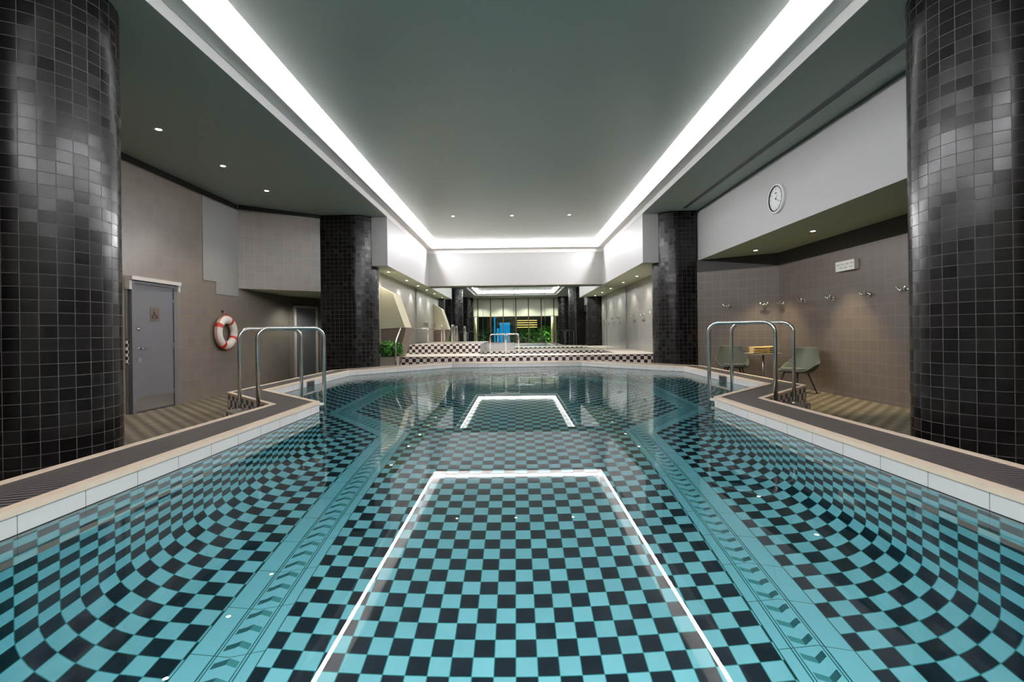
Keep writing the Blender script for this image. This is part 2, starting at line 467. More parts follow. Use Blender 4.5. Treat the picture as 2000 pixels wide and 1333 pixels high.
def offset(P, d):
    """inward miter offset of a CCW polygon"""
    out = []
    n = len(P)
    for i in range(n):
        a, b, c = Vector(P[i - 1]), Vector(P[i]), Vector(P[(i + 1) % n])
        e1, e2 = (b - a).normalized(), (c - b).normalized()
        n1, n2 = Vector((-e1.y, e1.x)), Vector((-e2.y, e2.x))
        m = (n1 + n2).normalized(); out.append(tuple(b + m * (d / m.dot(n1))))
    return out
R_C = .36
prof = [(0, -.975)]                                        # (inset, z)
zt = ZF + R_C
prof.append((0, zt))
for i in range(1, 9):
    an = PI / 2 * i / 8
    prof.append((R_C * (1 - math.cos(an)), zt - R_C * math.sin(an)))
rings = [offset(IN, d) if d > 0 else IN for d, z in prof]
mb = MB(); n = len(IN)
TOT = sum(math.dist(prof[i], prof[i + 1]) for i in range(len(prof) - 1))
for j in range(n):
    k2 = (j + 1) % n
    e = (Vector(IN[k2]) - Vector(IN[j])); L = e.length; e.normalize()
    # running coordinate: world y on the long sides so that tiles meet the floor grid
    base = Vector(IN[j])
    def uu(p):
        q = (Vector(p) - base).dot(e)
        if j in (0, 2): return IN[j][1] + q
        if j in (n - 2, n - 4): return IN[j][1] - q
        return q
    vv = 0
    for i in range(len(prof) - 1):
        h = math.hypot(prof[i + 1][0] - prof[i][0], prof[i + 1][1] - prof[i][1])
        a, b = rings[i][j], rings[i][k2]; c, d = rings[i + 1][k2], rings[i + 1][j]
        z0, z1 = prof[i][1], prof[i + 1][1]
        if j in (0, 2, n - 2, n - 4):
            sg = 1 if j in (0, 2) else -1; xe = abs(rings[-1][j][0])
            uvs = [(sg * (xe + TOT - vv - h), uu(d)), (sg * (xe + TOT - vv - h), uu(c)), (sg * (xe + TOT - vv), uu(b)), (sg * (xe + TOT - vv), uu(a))]
        else:
            uvs = [(uu(d), -vv - h), (uu(c), -vv - h), (uu(b), -vv), (uu(a), -vv)]
        mb.poly([(d[0], d[1], z1), (c[0], c[1], z1), (b[0], b[1], z0), (a[0], a[1], z0)][::-1],
                uvs[::-1], smooth=i > 0)
        vv += h
fl = rings[-1]
mb.poly([(p[0], p[1], ZF) for p in fl])
pool = struct('pool_basin', mb, 'checker_pool')

# white tile face at the waterline (inner side of the coping)
mb = MB(); u = 0
for j in range(n):
    a, b = IN[j], IN[(j + 1) % n]; L = math.dist(a, b)
    u0 = a[1] if j == 0 else 0
    mb.poly([(b[0], b[1], -.975), (a[0], a[1], -.975), (a[0], a[1], ZC - .03), (b[0], b[1], ZC - .03)],
            [(u0 + L, -.975), (u0, -.975), (u0, ZC), (u0 + L, ZC)])
struct('pool_white_tile_band', mb, 'white_tile')
# thin dark strip at the waterline
mb = MB()
I2 = offset(IN, .002)
for j in range(n):
    if j == n - 1: continue
    a, b = I2[j], I2[(j + 1) % n]
    mb.poly([(b[0], b[1], -.934), (a[0], a[1], -.934), (a[0], a[1], -.925), (b[0], b[1], -.925)])
struct('pool_waterline_strip', mb, 'black')

def ring(t0, t1, z, dz, name, mat, over=0.0):
    """strip of the coping between fractions t0..t1 from inner to outer edge, dz thick"""
    mb = MB()
    def P(j, t): 
        a, b = Vector(IN[j]), Vector(OUT[j]); return a + (b - a) * t
    u = 0
    for j in range(n):
        k2 = (j + 1) % n
        a, b, c, d = P(j, t0), P(k2, t0), P(k2, t1), P(j, t1)
        L = (b - a).length
        mb.poly([(d.x, d.y, z), (c.x, c.y, z), (b.x, b.y, z), (a.x, a.y, z)],
                [(u, .5), (u + L, .5), (u + L, 0), (u, 0)])
        mb.poly([(a.x, a.y, z), (b.x, b.y, z), (b.x, b.y, z - dz), (a.x, a.y, z - dz)])
        mb.poly([(c.x, c.y, z), (d.x, d.y, z), (d.x, d.y, z - dz), (c.x, c.y, z - dz)])
        mb.poly([(a.x, a.y, z - dz), (b.x, b.y, z - dz), (c.x, c.y, z - dz), (d.x, d.y, z - dz)])
        u += L
    return struct(name, mb, mat)
ring(-.02, .13, ZC, .032, 'coping_inner_edge', 'cream')
ring(.13, .90, ZC - .006, .03, 'coping_overflow_grating', 'grating')
ring(.90, 1.02, ZC, .032, 'coping_outer_edge', 'cream')
# outer wall of the raised pool edge, checker tiled
mb = MB(); mb.prism(OUT, ZD, ZC - .031, top=False, bottom=False)
struct('pool_outer_wall', mb, 'bw')

# decorative border on the pool floor
BI_R = [(1.365, -.20), (1.365, 6.16), (2.49, 7.42), (2.46, 9.95), (1.0, 11.65)]
BO_R = [(1.735, -.20), (1.735, 6.02), (2.87, 7.30), (2.83, 10.10), (1.16, 12.02)]
mb = MB()
BI = BI_R + [(-x, y) for x, y in reversed(BI_R)]; BO = BO_R + [(-x, y) for x, y in reversed(BO_R)]
u = 0
for j in range(len(BI) - 1):
    a, b, c, d = BI[j], BI[j + 1], BO[j + 1], BO[j]
    L = math.dist(a, b)
    mb.poly([(d[0], d[1], ZF + .003), (c[0], c[1], ZF + .003), (b[0], b[1], ZF + .003), (a[0], a[1], ZF + .003)],
            [(u, .37), (u + L, .37), (u + L, 0), (u, 0)])
    u += L
struct('pool_floor_border', mb, 'border')

# water
mb = MB(); mb.poly([(p[0], p[1], ZW) for p in IN])
water = mb.build('pool_water', 'water')
tag(water, 'still clear turquoise pool water reflecting the ceiling lights', 'water', kind='stuff')

# grey skimmer openings
for sx, l in ((-1, 'grey skimmer opening in the white tile band on the left'), (1, 'grey skimmer opening in the white tile band on the right')):
    t = empty('skimmer', (sx * 3.738, 8.75, -.885), l, 'skimmer', group='skimmers in the wide part of the pool')
    b = MB(); s_ = sx
    b.box(-s_ * .012, -.16, -.06, s_ * .0, .16, .06).build('frame', 'brushed', t)
    MB().box(-s_ * .016, -.135, -.042, -s_ * .0125, .135, .042).build('flap', 'rubber', t)

# ------------------------------------------------------------------ deck, steps
XL, XR = -6.05, 5.78
mb = MB()
def deckside(sx, X):
    P = [(sx * x, y) for x, y in OUT_R]
    pts = [(sx * X, -5.0)] + [(sx * 2.93, -5.0)] + P + [(sx * 2.05, 13.6), (sx * X, 13.6)]
    if sx > 0: pts = pts[::-1] 
    mb.poly([(p[0], p[1], ZD) for p in pts])
deckside(-1, 6.2); deckside(1, 5.9)
mb.poly([(-2.93, -5, ZD), (2.93, -5, ZD), (2.93, -1.1, ZD), (-2.93, -1.1, ZD)])
mb.poly([(-6.4, 13.6, ZD), (6.2, 13.6, ZD), (6.2, 14.6, ZD), (-6.4, 14.6, ZD)])
struct('floor', mb, 'deck')
for sx, l in ((-1, 'left'), (1, 'right')):
    mb = MB().box(sx * 2.95, -1.0, ZD + .001, sx * 3.55, 5.3, ZD + .006)
    struct('floor_drain_' + l, mb, 'drain')

# platform with plunge basin
mb = MB()
PZ = -.645
mm = {'*': 0, 'Z': 1}
mb.box(-3.35, 13.56, ZD, 4.08, 14.6, PZ, mm, 'xyXZ')
mb.box(3.0, 14.6, ZD, 4.08, YM, PZ, {'*': 0, 'Z': 1}, 'xZ')
mb.box(-3.65, 14.6, ZD, -1.15, YM, PZ, {'*': 0, 'Z': 1}, 'yxXZ')
mb.box(-1.15, 16.7, ZD, 3.0, YM, PZ, {'*': 0, 'Z': 1}, 'yZ')
mb.poly([(-1.15, 14.6, ZD), (-1.15, 14.6, PZ), (3.0, 14.6, PZ), (3.0, 14.6, ZD)])
mb.poly([(-1.15, 14.6, -1.15), (3.0, 14.6, -1.15), (3.0, 16.7, -1.15), (-1.15, 16.7, -1.15)], mi=1)
# nosings
mb.box(-3.36, 13.545, PZ - .012, 4.08, 13.62, PZ + .004, 1)
mb.box(-3.4, 15.4, PZ, -1.15, YM, -.35, mm, 'xyXZ')
struct('floor_raised_platform', mb, ['bw', 'platform_top'])
mb = MB(); mb.poly([(-1.15, 14.6, -.80), (3.0, 14.6, -.80), (3.0, 16.7, -.80), (-1.15, 16.7, -.80)])
w2 = mb.build('plunge_pool_water', 'water'); tag(w2, 'water in the small checker tiled plunge basin before the mirror', 'water', kind='stuff')

# ------------------------------------------------------------------ walls
def wall(name, pts, z0, z1, mat, u0=0, th=None):
    """pts run with the room on the left hand side"""
    mb = MB(); u = u0
    for a, b in zip(pts, pts[1:]):
        L = math.dist(a, b)
        mb.poly([(a[0], a[1], z0), (b[0], b[1], z0), (b[0], b[1], z1), (a[0], a[1], z1)],
                [(u, z0), (u + L, z0), (u + L, z1), (u, z1)])
        u += L
    return struct(name, mb, mat)
GAP = .13
wall('wall_left', [(-6.02, 12.85), (XL, 10.55), (XL, -5)], ZD, HC - GAP, 'wall_tile', u0=.05)
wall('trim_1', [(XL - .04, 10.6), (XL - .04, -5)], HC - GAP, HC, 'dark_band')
# bulkhead wall over the passage
wall('wall_left_bulkhead', [(-4.66, 11.56), (XL, 10.55)], 1.04, HC - .1, 'wall_tile')
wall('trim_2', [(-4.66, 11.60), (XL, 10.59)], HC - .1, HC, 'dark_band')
mb = MB(); mb.poly([(-4.4, 11.6, 1.04), (-4.66, 11.56, 1.04), (XL, 10.55, 1.04), (-6.2, 14.0, 1.04), (-4.4, 14.0, 1.04)])
struct('ceiling_passage', mb, 'green_grey')
wall('wall_passage_end', [(-4.3, 13.9), (-5.62, 13.74), (-6.02, 12.85)], ZD, 1.04, 'wall_tile')
# smooth grey panel on the left wall
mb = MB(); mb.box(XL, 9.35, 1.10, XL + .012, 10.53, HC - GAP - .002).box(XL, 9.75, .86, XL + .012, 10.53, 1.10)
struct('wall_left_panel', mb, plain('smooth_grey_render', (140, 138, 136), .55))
# right alcove
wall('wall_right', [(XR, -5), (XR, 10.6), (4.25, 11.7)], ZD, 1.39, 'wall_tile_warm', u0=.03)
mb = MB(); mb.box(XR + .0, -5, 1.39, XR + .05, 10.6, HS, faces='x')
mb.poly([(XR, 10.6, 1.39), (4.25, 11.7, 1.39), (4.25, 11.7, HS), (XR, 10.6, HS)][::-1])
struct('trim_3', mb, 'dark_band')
# clock wall / bulkhead over the alcove
mb = MB(); mb.box(4.40, -5, HS, 5.9, 11.75, HC, {'*': 0, 'z': 1}, 'xzyY')
struct('wall_right_bulkhead', mb, ['white_paint', 'green_grey'])
mb = MB(); mb.box(4.385, -5, HC - .035, 4.399, 11.6, HC - .0005)
struct('trim_4', mb, plain('shadow_line_green', (92, 104, 96), .7))
# far part side walls
wall('wall_far_right', [(4.08, 11.9), (4.08, YM)], ZD, HS + .02, 'wall_far')
wall('wall_far_left', [(-3.68, YM), (-3.68, 12.2)], ZD, HS + .02, 'wall_far')
# far bulkheads with soffits
for sx, X in ((-1, 3.68), (1, 4.08)):
    mb = MB()
    a, b = (-X, -3.13) if sx < 0 else (3.13, X)
    mb.box(a, 11.85, HS, b, YM + .3, HC, {'*': 0, 'z': 1}, 'xXyz')
    struct('ceiling_bulkhead_left' if sx < 0 else 'ceiling_bulkhead_right', mb, ['white_paint', 'green_grey'])
mb = MB(); mb.box(-3.13, 17.38, 1.71, 3.13, YM + .3, HC, {'*': 0, 'z': 1}, 'yz')
struct('ceiling_beam', mb, ['white_paint', 'green_grey'])
mb = MB(); mb.box(-4.6, YM + .02, ZD, 4.6, YM + .2, HS + .02)
struct('wall_end', mb, 'white_paint')

# ceilings
mb = MB()
mb.poly([(-6.4, -5, HC), (-6.4, 13, HC), (-3.13, 13, HC), (-3.13, -5, HC)])
struct('ceiling_left', mb, 'ceil_side')
mb = MB()
mb.poly([(3.13, -5, HC), (3.13, 13, HC), (4.45, 13, HC), (4.45, -5, HC)])
struct('ceiling_right', mb, 'ceil_side')
mb = MB(); mb.poly([(-3.13, -5, HC), (-3.13, -1.86, HC), (3.13, -1.86, HC), (3.13, -5, HC)])
struct('ceiling_near', mb, 'ceil_side')
# stepped white trim around the light slot
mb = MB()
def frame(xo, y0o, y1o, xi, y0i, y1i, z):
    O = [(-xo, y0o), (xo, y0o), (xo, y1o), (-xo, y1o)]; I = [(-xi, y0i), (xi, y0i), (xi, y1i), (-xi, y1i)]
    for j in range(4):
        a, b, c, d = O[j], O[(j + 1) % 4], I[(j + 1) % 4], I[j]
        mb.poly([(d[0], d[1], z), (c[0], c[1], z), (b[0], b[1], z), (a[0], a[1], z)])
def vert(x, y0, y1, z0, z1):
    P = [(-x, y0), (x, y0), (x, y1), (-x, y1)]
    for j in range(4):
        a, b = P[j], P[(j + 1) % 4]
        mb.poly([(a[0], a[1], z0), (b[0], b[1], z0), (b[0], b[1], z1), (a[0], a[1], z1)])
vert(3.13, -1.86, 17.38, HC, 3.01)
frame(3.13, -1.86, 17.38, 2.95, -1.62, 17.12, 3.01)
vert(2.95, -1.62, 17.12, 3.01, 3.03)
frame(SX, SY0, SY1, 2.95, -1.62, 17.12, 3.03)
vert(SX, SY0, SY1, 3.03, ZT + .01)
struct('ceiling_cove_trim', mb, 'trim_white')
mb = MB(); mb.box(-RX, RY0, ZR, RX, RY1, ZT + .02)
struct('ceiling', mb, 'ceil_main')
mb = MB(); mb.box(-SX - .05, SY0 - .05, ZT, SX + .05, SY1 + .05, ZT + .04)
struct('ceiling_slot_top', mb, 'trim_white')

# linear air diffuser in the right ceiling
t = empty('air_diffuser', (3.99, 6.2, HC), 'long slim slotted air diffuser in the right ceiling beside the clock wall', 'air vent')
MB().box(-.05, -5.2, -.008, .05, 5.2, -.001).build('frame', 'ceil_side', t)
for x in (-.03, 0, .03): MB().box(x - .009, -5.15, -.0105, x + .009, 5.15, -.0085).build('slot', 'black', t)

# ------------------------------------------------------------------ black tiled columns
def column(name, sx, cy, label, xo):
    cx, r = 3.95, .51
    P = []
    N = 28
    for i in range(N + 1):
        an = PI / 2 + PI * i / N                 # round nose toward the pool (towards -x for right side)
        P.append((cx + r * math.cos(an), cy + r * math.sin(an)))
    P = P + [(xo, cy - r), (xo, cy + r)]         # CCW for right column
    if sx < 0: P = [(-x, y) for x, y in reversed(P)]
    mb = MB(); u = 0; m = len(P)
    for i in range(m):
        a, b = P[i], P[(i + 1) % m]; L = math.dist(a, b)
        mb.poly([(a[0], a[1], ZD), (b[0], b[1], ZD), (b[0], b[1], HC), (a[0], a[1], HC)],
                [(u, ZD), (u + L, ZD), (u + L, HC), (u, HC)], 0, L < .2)
        u += L
    o = mb.build(name, 'column', kind='structure', weld=True)
    o['label'] = label
    return o
column('column_near_left', -1, 4.05, 'large black tiled column at the left edge', 4.75)
column('column_near_right', 1, 4.05, 'large black tiled column at the right edge', 4.38)
column('column_far_left', -1, 12.12, 'black tiled column at far left', 4.68)
column('column_far_right', 1, 12.12, 'black tiled column at far right', 4.36)
column('column_rear_left', -1, -3.9, 'black tiled column seen in the mirror, left', 4.75)
column('column_rear_right', 1, -3.9, 'black tiled column seen in the mirror, right', 4.38)

# ------------------------------------------------------------------ mirror panels
joints = [-3.66, -2.36, -1.21, -.07, 1.07, 2.21, 3.34, 4.06]
words = ['leftmost', 'second from left', 'third from left', 'middle', 'third from right', 'second from right', 'rightmost']
for i in range(7):
    a, b = joints[i] + .006, joints[i + 1] - .006
    z0 = -.349 if i < 3 else PZ + .001
    if i == 2: a, b, z0 = joints[2] + .006, joints[3] - .006, -.349
    mb = MB().box(a, YM - .012, z0, b, YM, HS - .002 if (i in (0, 6)) else HS - .002)
    o = mb.build('mirror_panel', 'mirror'); tag(o, words[i] + ' tall frameless mirror panel on the end wall', 'mirror', 'mirror panels across the end wall')

# ------------------------------------------------------------------ pool handrails
def hoop_mesh(p, d, ztop, zp, zd, rad=.13, r=.0225):
    """p pool leg (x,y), d deck leg (x,y)"""
    return arc_path([(p[0], p[1], zp), (p[0], p[1], ztop), (d[0], d[1], ztop), (d[0], d[1], zd)], rad, 8)
rails = [((-2.45, 6.15), (-3.00, 5.60)), ((-2.97, 6.67), (-3.51, 6.12))]
def handrail(sx, idx, label):
    P, D = rails[idx]
    t = empty('pool_handrail', (sx * D[0] * -1 if sx > 0 else D[0], D[1], -.93), label, 'handrail', group='steel hoops over the pool edge')
    ox, oy = t.location.x, t.location.y
    f = -1 if sx > 0 else 1
    p = (P[0] * f - ox, P[1] - oy); d = (D[0] * f - ox, D[1] - oy)
    MB().tube(hoop_mesh(p, d, .09 + .93, -.55, 0.0), .0225, 16).build('hoop', 'steel', t)
    MB().lathe([(.0001, .014), (.03, .014), (.048, .006), (.05, 0)], Matrix.Translation((d[0], d[1], 0)), 24).build('base_flange', 'steel', t)
    # bracket to the pool wall
    e = Vector((p[0] - d[0], p[1] - d[1])).normalized()
    q = Vector(p) - e * .19
    MB().tube([(p[0], p[1], .05), (q.x, q.y, .05)], .02, 12).build('wall_bracket', 'sign_white', t)
    return t
handrail(-1, 0, 'nearer steel hoop handrail on the left pool corner')
handrail(-1, 1, 'farther steel hoop handrail on the left pool corner')
handrail(1, 0, 'nearer steel hoop handrail on the right pool corner')
handrail(1, 1, 'farther steel hoop handrail on the right pool corner')
# added fill lamps to brighten the pool floor, on the unseen near end wall
def pool_fill_lamp(x, y, nx, ny, aim, power, label):
    t = empty('pool_fill_lamp', (x, y, -1.45), label, 'fill light', group='added underwater fill lamps at the near end of the pool')
    RR = rot_to((nx, ny, 0))
    MB().lathe([(.10, .0), (.10, .02), (.085, .026), (.08, .012)], RR, 32).build('bezel', 'steel', t)
    MB().lathe([(.0001, .012), (.08, .012)], RR, 32).build('lens', 'lamp_glow', t)
    o = spot('bulb', (nx * .06, ny * .06, 0), power, math.radians(84), 1.0, (.86, .98, 1), t, .06)
    o.rotation_mode = 'QUATERNION'
    o.rotation_quaternion = (Vector(aim) - Vector((x, y, -1.45))).to_track_quat('-Z', 'Y')
for x_ in (-1.2, 1.2): pool_fill_lamp(x_, -.598, 0, 1, (x_ * .3, 4.6, -2.4), POOL_P, 'added underwater fill lamp on the near end wall, ' + ('left' if x_ < 0 else 'right'))
for x_ in (): pool_fill_lamp(x_, .5, -x_ / 2.366, 0, (-x_ * .3, 6.0, -1.8), POOL_P, 'added underwater fill lamp low on the side wall near the pool end, ' + ('left' if x_ < 0 else 'right'))
# little steps outside the pool corner
for sx, l in ((-1, 'low tiled step under the left pair of handrails'), (1, 'low tiled step under the right pair of handrails')):
    e = Vector((-.707, .707)); nrm = Vector((-.707, -.707))
    P1 = Vector((-2.45, 6.15))
    def q(s_, t_): 
        v_ = P1 + nrm * s_ + e * t_; return (v_.x * (-sx), v_.y)
    pts = [q(.672, .10), q(.672, .82), q(.93, .82), q(.93, .10)]
    if sx > 0: pts = pts
    t = empty('pool_step', (q(.75, .5)[0], q(.75, .5)[1], ZD), l, 'step', group='steps beside the pool corners')
    pp = [(a - t.location.x, b - t.location.y) for a, b in pts]
    area = sum(pp[i][0] * pp[(i + 1) % 4][1] - pp[(i + 1) % 4][0] * pp[i][1] for i in range(4))
    if area < 0: pp = pp[::-1]
    MB().prism(pp, 0, .25).build('step_body', 'bw', t)
    MB().prism([(a, b) for a, b in pp], .2505, .27).build('tread', 'brushed', t)

# rails on the platform
def small_rail(pts, loc, label, group='small steel rails on the raised platform', rad=.07, r=.018):
    t = empty('platform_rail', loc, label, 'handrail', group=group)
    MB().tube(arc_path(pts, rad, 6), r, 12).build('rail', 'steel', t)
    return t
small_rail([(0, 0, 0), (0, 0, .60), (.45, 0, .60), (.45, 0, 0)], (-.78, 14.5, PZ), 'left hoop of the pair of rails in the middle of the platform')
small_rail([(0, 0, 0), (0, 0, .60), (.38, 0, .60), (.38, 0, 0)], (-.30, 14.42, PZ), 'right hoop of the pair of rails in the middle of the platform')
small_rail([(0, 0, 0), (0, 0, .62), (.0, .5, .62), (0, .5, 0)], (-2.42, 15.7, -.35), 'steel hoop on the raised block, left of the others')
small_rail([(0, 0, 0), (0, 0, .62), (.0, .5, .62), (0, .5, 0)], (-2.08, 15.7, -.35), 'steel hoop on the raised block, right of the others')
t = empty('stair_rail', (-3.12, 12.50, ZD), 'slanted steel stair rail beside the planter at the left column', 'handrail')
MB().tube(arc_path([(0, 0, 0), (0, 0, 1.0), (0, .62, 1.40), (0, 1.6, 1.40)], .06, 5), .02, 12).build('rail', 'steel', t)
t = empty('platform_rail', (-2.9, 15.9, -.35), 'steel rail with a long arm toward the left wall', 'handrail', group='small steel rails on the raised platform')
MB().tube(arc_path([(-.6, 0, .52), (0, 0, .52), (0, 0, 0)], .06, 5), .018, 12).build('rail', 'steel', t)

# ------------------------------------------------------------------ left door
t = empty('door_1', (XL, 8.03, ZD), 'grey toilet door with wheelchair sign in the left wall', 'door'); t['kind'] = 'structure'
y0, y1, zt = -.43, .43, 2.05
MB().box(.0, y0 - .07, 0, .07, y0, zt + .05).box(0, y1, 0, .07, y1 + .07, zt + .05).box(0, y0, zt, .07, y1, zt + .05).build('door_frame', 'door_grey', t, bevel=.004)
MB().box(.0, y0 - .12, zt + .051, .12, y1 + .12, zt + .11).box(.0, y0 - .12, zt - .1, .075, y0 - .071, zt + .0505).box(.0, y1 + .071, zt - .06, .1, y1 + .12, zt + .0505).build('door_head', 'frame_light', t, bevel=.004)
lf = MB().box(.005, y0 + .004, .012, .05, y1 - .004, zt - .004).build('door_leaf', 'door_grey', t, bevel=.003)
MB().box(.0505, y0 + .02, .03, .0535, y1 - .02, .24).build('kick_plate', 'brushed', lf)
MB().box(.0505, -.10, 1.46, .0545, .10, 1.70).build('sign_plate', plain('bronze_plate', (112, 98, 88), .4, .6), lf)
# wheelchair symbol
b = MB(); xx = .056
ring_pts = [(xx, -.012 + .045 * math.cos(a_), 1.545 + .045 * math.sin(a_)) for a_ in [math.radians(150 + 12 * i) for i in range(20)]]
b.tube(ring_pts, .006, 6)
b.tube([(xx, -.03, 1.635), (xx, -.024, 1.57), (xx, .02, 1.57), (xx, .045, 1.52), (xx, .06, 1.523)], .0075, 6)
b.tube([(xx, -.027, 1.605), (xx, .01, 1.605)], .006, 6)
b.lathe([(.0001, .003), (.012, .002), (.012, 0)], Matrix.Translation((xx - .002, -.03, 1.655)) @ rot_to((1, 0, 0)), 16)
b.build('wheelchair_symbol', plain('symbol_dark', (52, 46, 44), .5), lf)
h = MB(); h.tube(arc_path([(.05, y0 + .09, 1.02), (.10, y0 + .09, 1.02), (.10, y0 + .22, 1.02)], .015, 4), .010, 10)
h.lathe([(.0001, .012), (.025, .012), (.027, 0)], Matrix.Translation((.05, y0 + .09, 1.02)) @ rot_to((1, 0, 0)), 20)
h.build('lever_handle', 'chrome', lf)
MB().box(.0505, y0 + .06, .80, .056, y0 + .14, .88).build('lock_plate', 'brushed', lf)
MB().lathe([(.0001, .014), (.022, .014), (.026, 0)], Matrix.Translation((.05, y0 + .08, 1.33)) @ rot_to((1, 0, 0)), 20).build('deadlock', 'chrome', lf)
for zz in (.2, 1.0, 1.75): MB().tube([(.055, y1 - .004, zz), (.055, y1 - .004, zz + .1)], .008, 8).build('hinge', 'brushed', t)
for yy in (y0 - .10, y1 + .10): MB().box(.001, yy - .02, .78, .02, yy + .02, 1.16).build('jamb_reflection_strip', tiles('painted_reflection', (220, 210, 200), (30, 26, 26), (.035, .05), .03, (90, 90, 90)), t)
for yy in (y0 - .10, y1 + .10): MB().box(.001, yy - .022, .02, .018, yy + .022, .77).box(.001, yy - .022, 1.17, .018, yy + .022, 1.98).build('jamb_cover', 'brushed', t)

# passage door
ang = math.atan2(13.74 - 12.85, -5.62 + 6.02)
t = empty('door_2', (-5.80, 13.30, ZD), 'narrow grey door at the end of the dim left passage', 'door', rz=ang); t['kind'] = 'structure'
MB().box(-.40, -.06, 0, -.34, -.0, 2.0).box(.34, -.06, 0, .40, 0, 2.0).box(-.40, -.06, 1.94, .40, 0, 2.0).build('door_frame', 'frame_light', t)
lf = MB().box(-.335, -.03, .01, .335, -.005, 1.935).build('door_leaf', 'door_grey', t)
MB().tube([(-.25, -.03, .98), (-.25, -.08, .98), (-.14, -.08, .98)], .009, 8).build('lever_handle', 'chrome', lf)
o = MB().box(-4.75, 12.2, .90, -4.55, 12.24, 1.02).build('exit_sign', 'blue_glow')
tag(o, 'small blue glowing sign under the passage ceiling', 'sign')
spot('passage_lamp', (-5.3, 12.4, 1.0), 45, math.radians(140), col=(.95, 1, .9))

# ------------------------------------------------------------------ lifebuoy
yb = 9.95
t = empty('lifebuoy', (XL + .085, yb, .075), 'white lifebuoy with four orange-red bands hanging on the left wall', 'lifebuoy')
R0, r0 = .265, .082
def torus(b, R, r, a0, a1, nseg, mi=0, seg=16, sx=1.0):
    n0 = len(b.v)
    for i in range(nseg + 1):
        a_ = a0 + (a1 - a0) * i / nseg
        for j in range(seg):
            bb = 2 * PI * j / seg
            rr = R + r * math.cos(bb)
            b.v.append((r * .85 * math.sin(bb) * sx, rr * math.cos(a_), rr * math.sin(a_)))
    for i in range(nseg):
        for j in range(seg):
            k2 = (j + 1) % seg
            b.f.append((n0 + i * seg + j, n0 + i * seg + k2, n0 + (i + 1) * seg + k2, n0 + (i + 1) * seg + j))
            b.uv += [(0, 0)] * 4; b.mi.append(mi); b.sm.append(True)
    return b
torus(MB(), R0, r0, 0, 2 * PI, 64).build('ring', 'buoy_white', t)
for i in range(4):
    a0 = math.radians(62 + 90 * i)
    torus(MB(), R0, r0 + .004, a0 - .13, a0 + .13, 6).build('red_band', 'buoy_red', t)
rope = []
for i in range(65):
    a_ = 2 * PI * i / 64; k_ = abs(math.sin(2 * (a_ - math.radians(62))))
    rope.append((0.02, (R0 + r0 + .004 + .012 * k_) * math.cos(a_), (R0 + r0 + .004 + .012 * k_) * math.sin(a_)))
MB().tube(rope, .006, 6, caps=False).build('grab_rope', 'buoy_red', t)
MB().tube([(0.02, 0.0, R0 + r0), (0, .02, R0 + r0 + .05), (-.02, 0, R0 + r0 + .1)], .007, 6).build('hanging_loop', 'buoy_red', t)
t = empty('wall_hook', (XL, yb, .50), 'small metal hook above the lifebuoy', 'hook')
MB().box(0, -.04, -.02, .012, .04, .03).build('back_plate', 'chrome', t)
MB().tube([(.01, 0, .0), (.06, 0, -.01), (.075, 0, .02)], .008, 8).build('prong', 'chrome', t)

# ------------------------------------------------------------------ robe hooks in the alcove
def robe_hook(loc, nrm, label, group, parts=True):
    t = empty('robe_hook', loc, label, 'hook', rz=math.atan2(nrm[1], nrm[0]), group=group)
    t.scale = (1.6, 1.6, 1.6)
    b = MB(); b.lathe([(.0001, .014), (.026, .012), (.032, 0)], rot_to((1, 0, 0)), 20); b.build('rose', 'chrome', t)
    for s_ in (-1, 1):
        MB().tube(arc_path([(.012, 0, 0), (.05, s_ * .02, -.01), (.065, s_ * .05, .035)], .012, 4), [.009] * 7, 8).build('prong', 'chrome', t)
    MB().tube([(.01, 0, 0), (.055, 0, -.01), (.07, 0, .012)], .011, 8).build('stem', 'chrome', t)
    return t
GH = 'double robe hooks in the right alcove'
nb = Vector((-(11.7 - 10.6), -(5.78 - 4.25))).normalized()
for (x, y, l) in ((4.92, 11.23, 'robe hook on the short alcove wall, nearer the far black column'),
                  (5.545, 10.77, 'robe hook on the short alcove wall, nearer the corner')):
    robe_hook((x + nb.x * .001, y + nb.y * .001, .54), nb, l, GH)
for y, l in ((10.45, 'robe hook on the long alcove wall right beside the corner'), (9.67, 'second robe hook along the long alcove wall from the corner'),
             (8.80, 'third robe hook along the long alcove wall, left of the white sign'), (7.92, 'fourth robe hook along the long alcove wall, right of the white sign'),
             (7.12, 'robe hook on the long alcove wall half hidden by the right black column')):
    robe_hook((XR - .001, y, .555), (-1, 0), l, GH)
# sign
t = empty('wall_sign', (XR, 8.38, 1.09), 'white rectangular notice box on the tiled alcove wall', 'sign')
MB().box(-.07, -.24, -.085, 0, .24, .085).build('sign_box', 'sign_white', t, bevel=.004)
for zz, xs in ((.028, (-.19, -.07, .05, .16)), (-.032, (-.17, -.03, .08))):
    for q_ in xs:
        b = MB()
        for i in range(4): b.box(-.0715, q_ - .03 + i * .022, zz - .015, -.0702, q_ - .03 + i * .022 + .013, zz + .015)
        b.build('faded_lettering', 'sign_text', t)

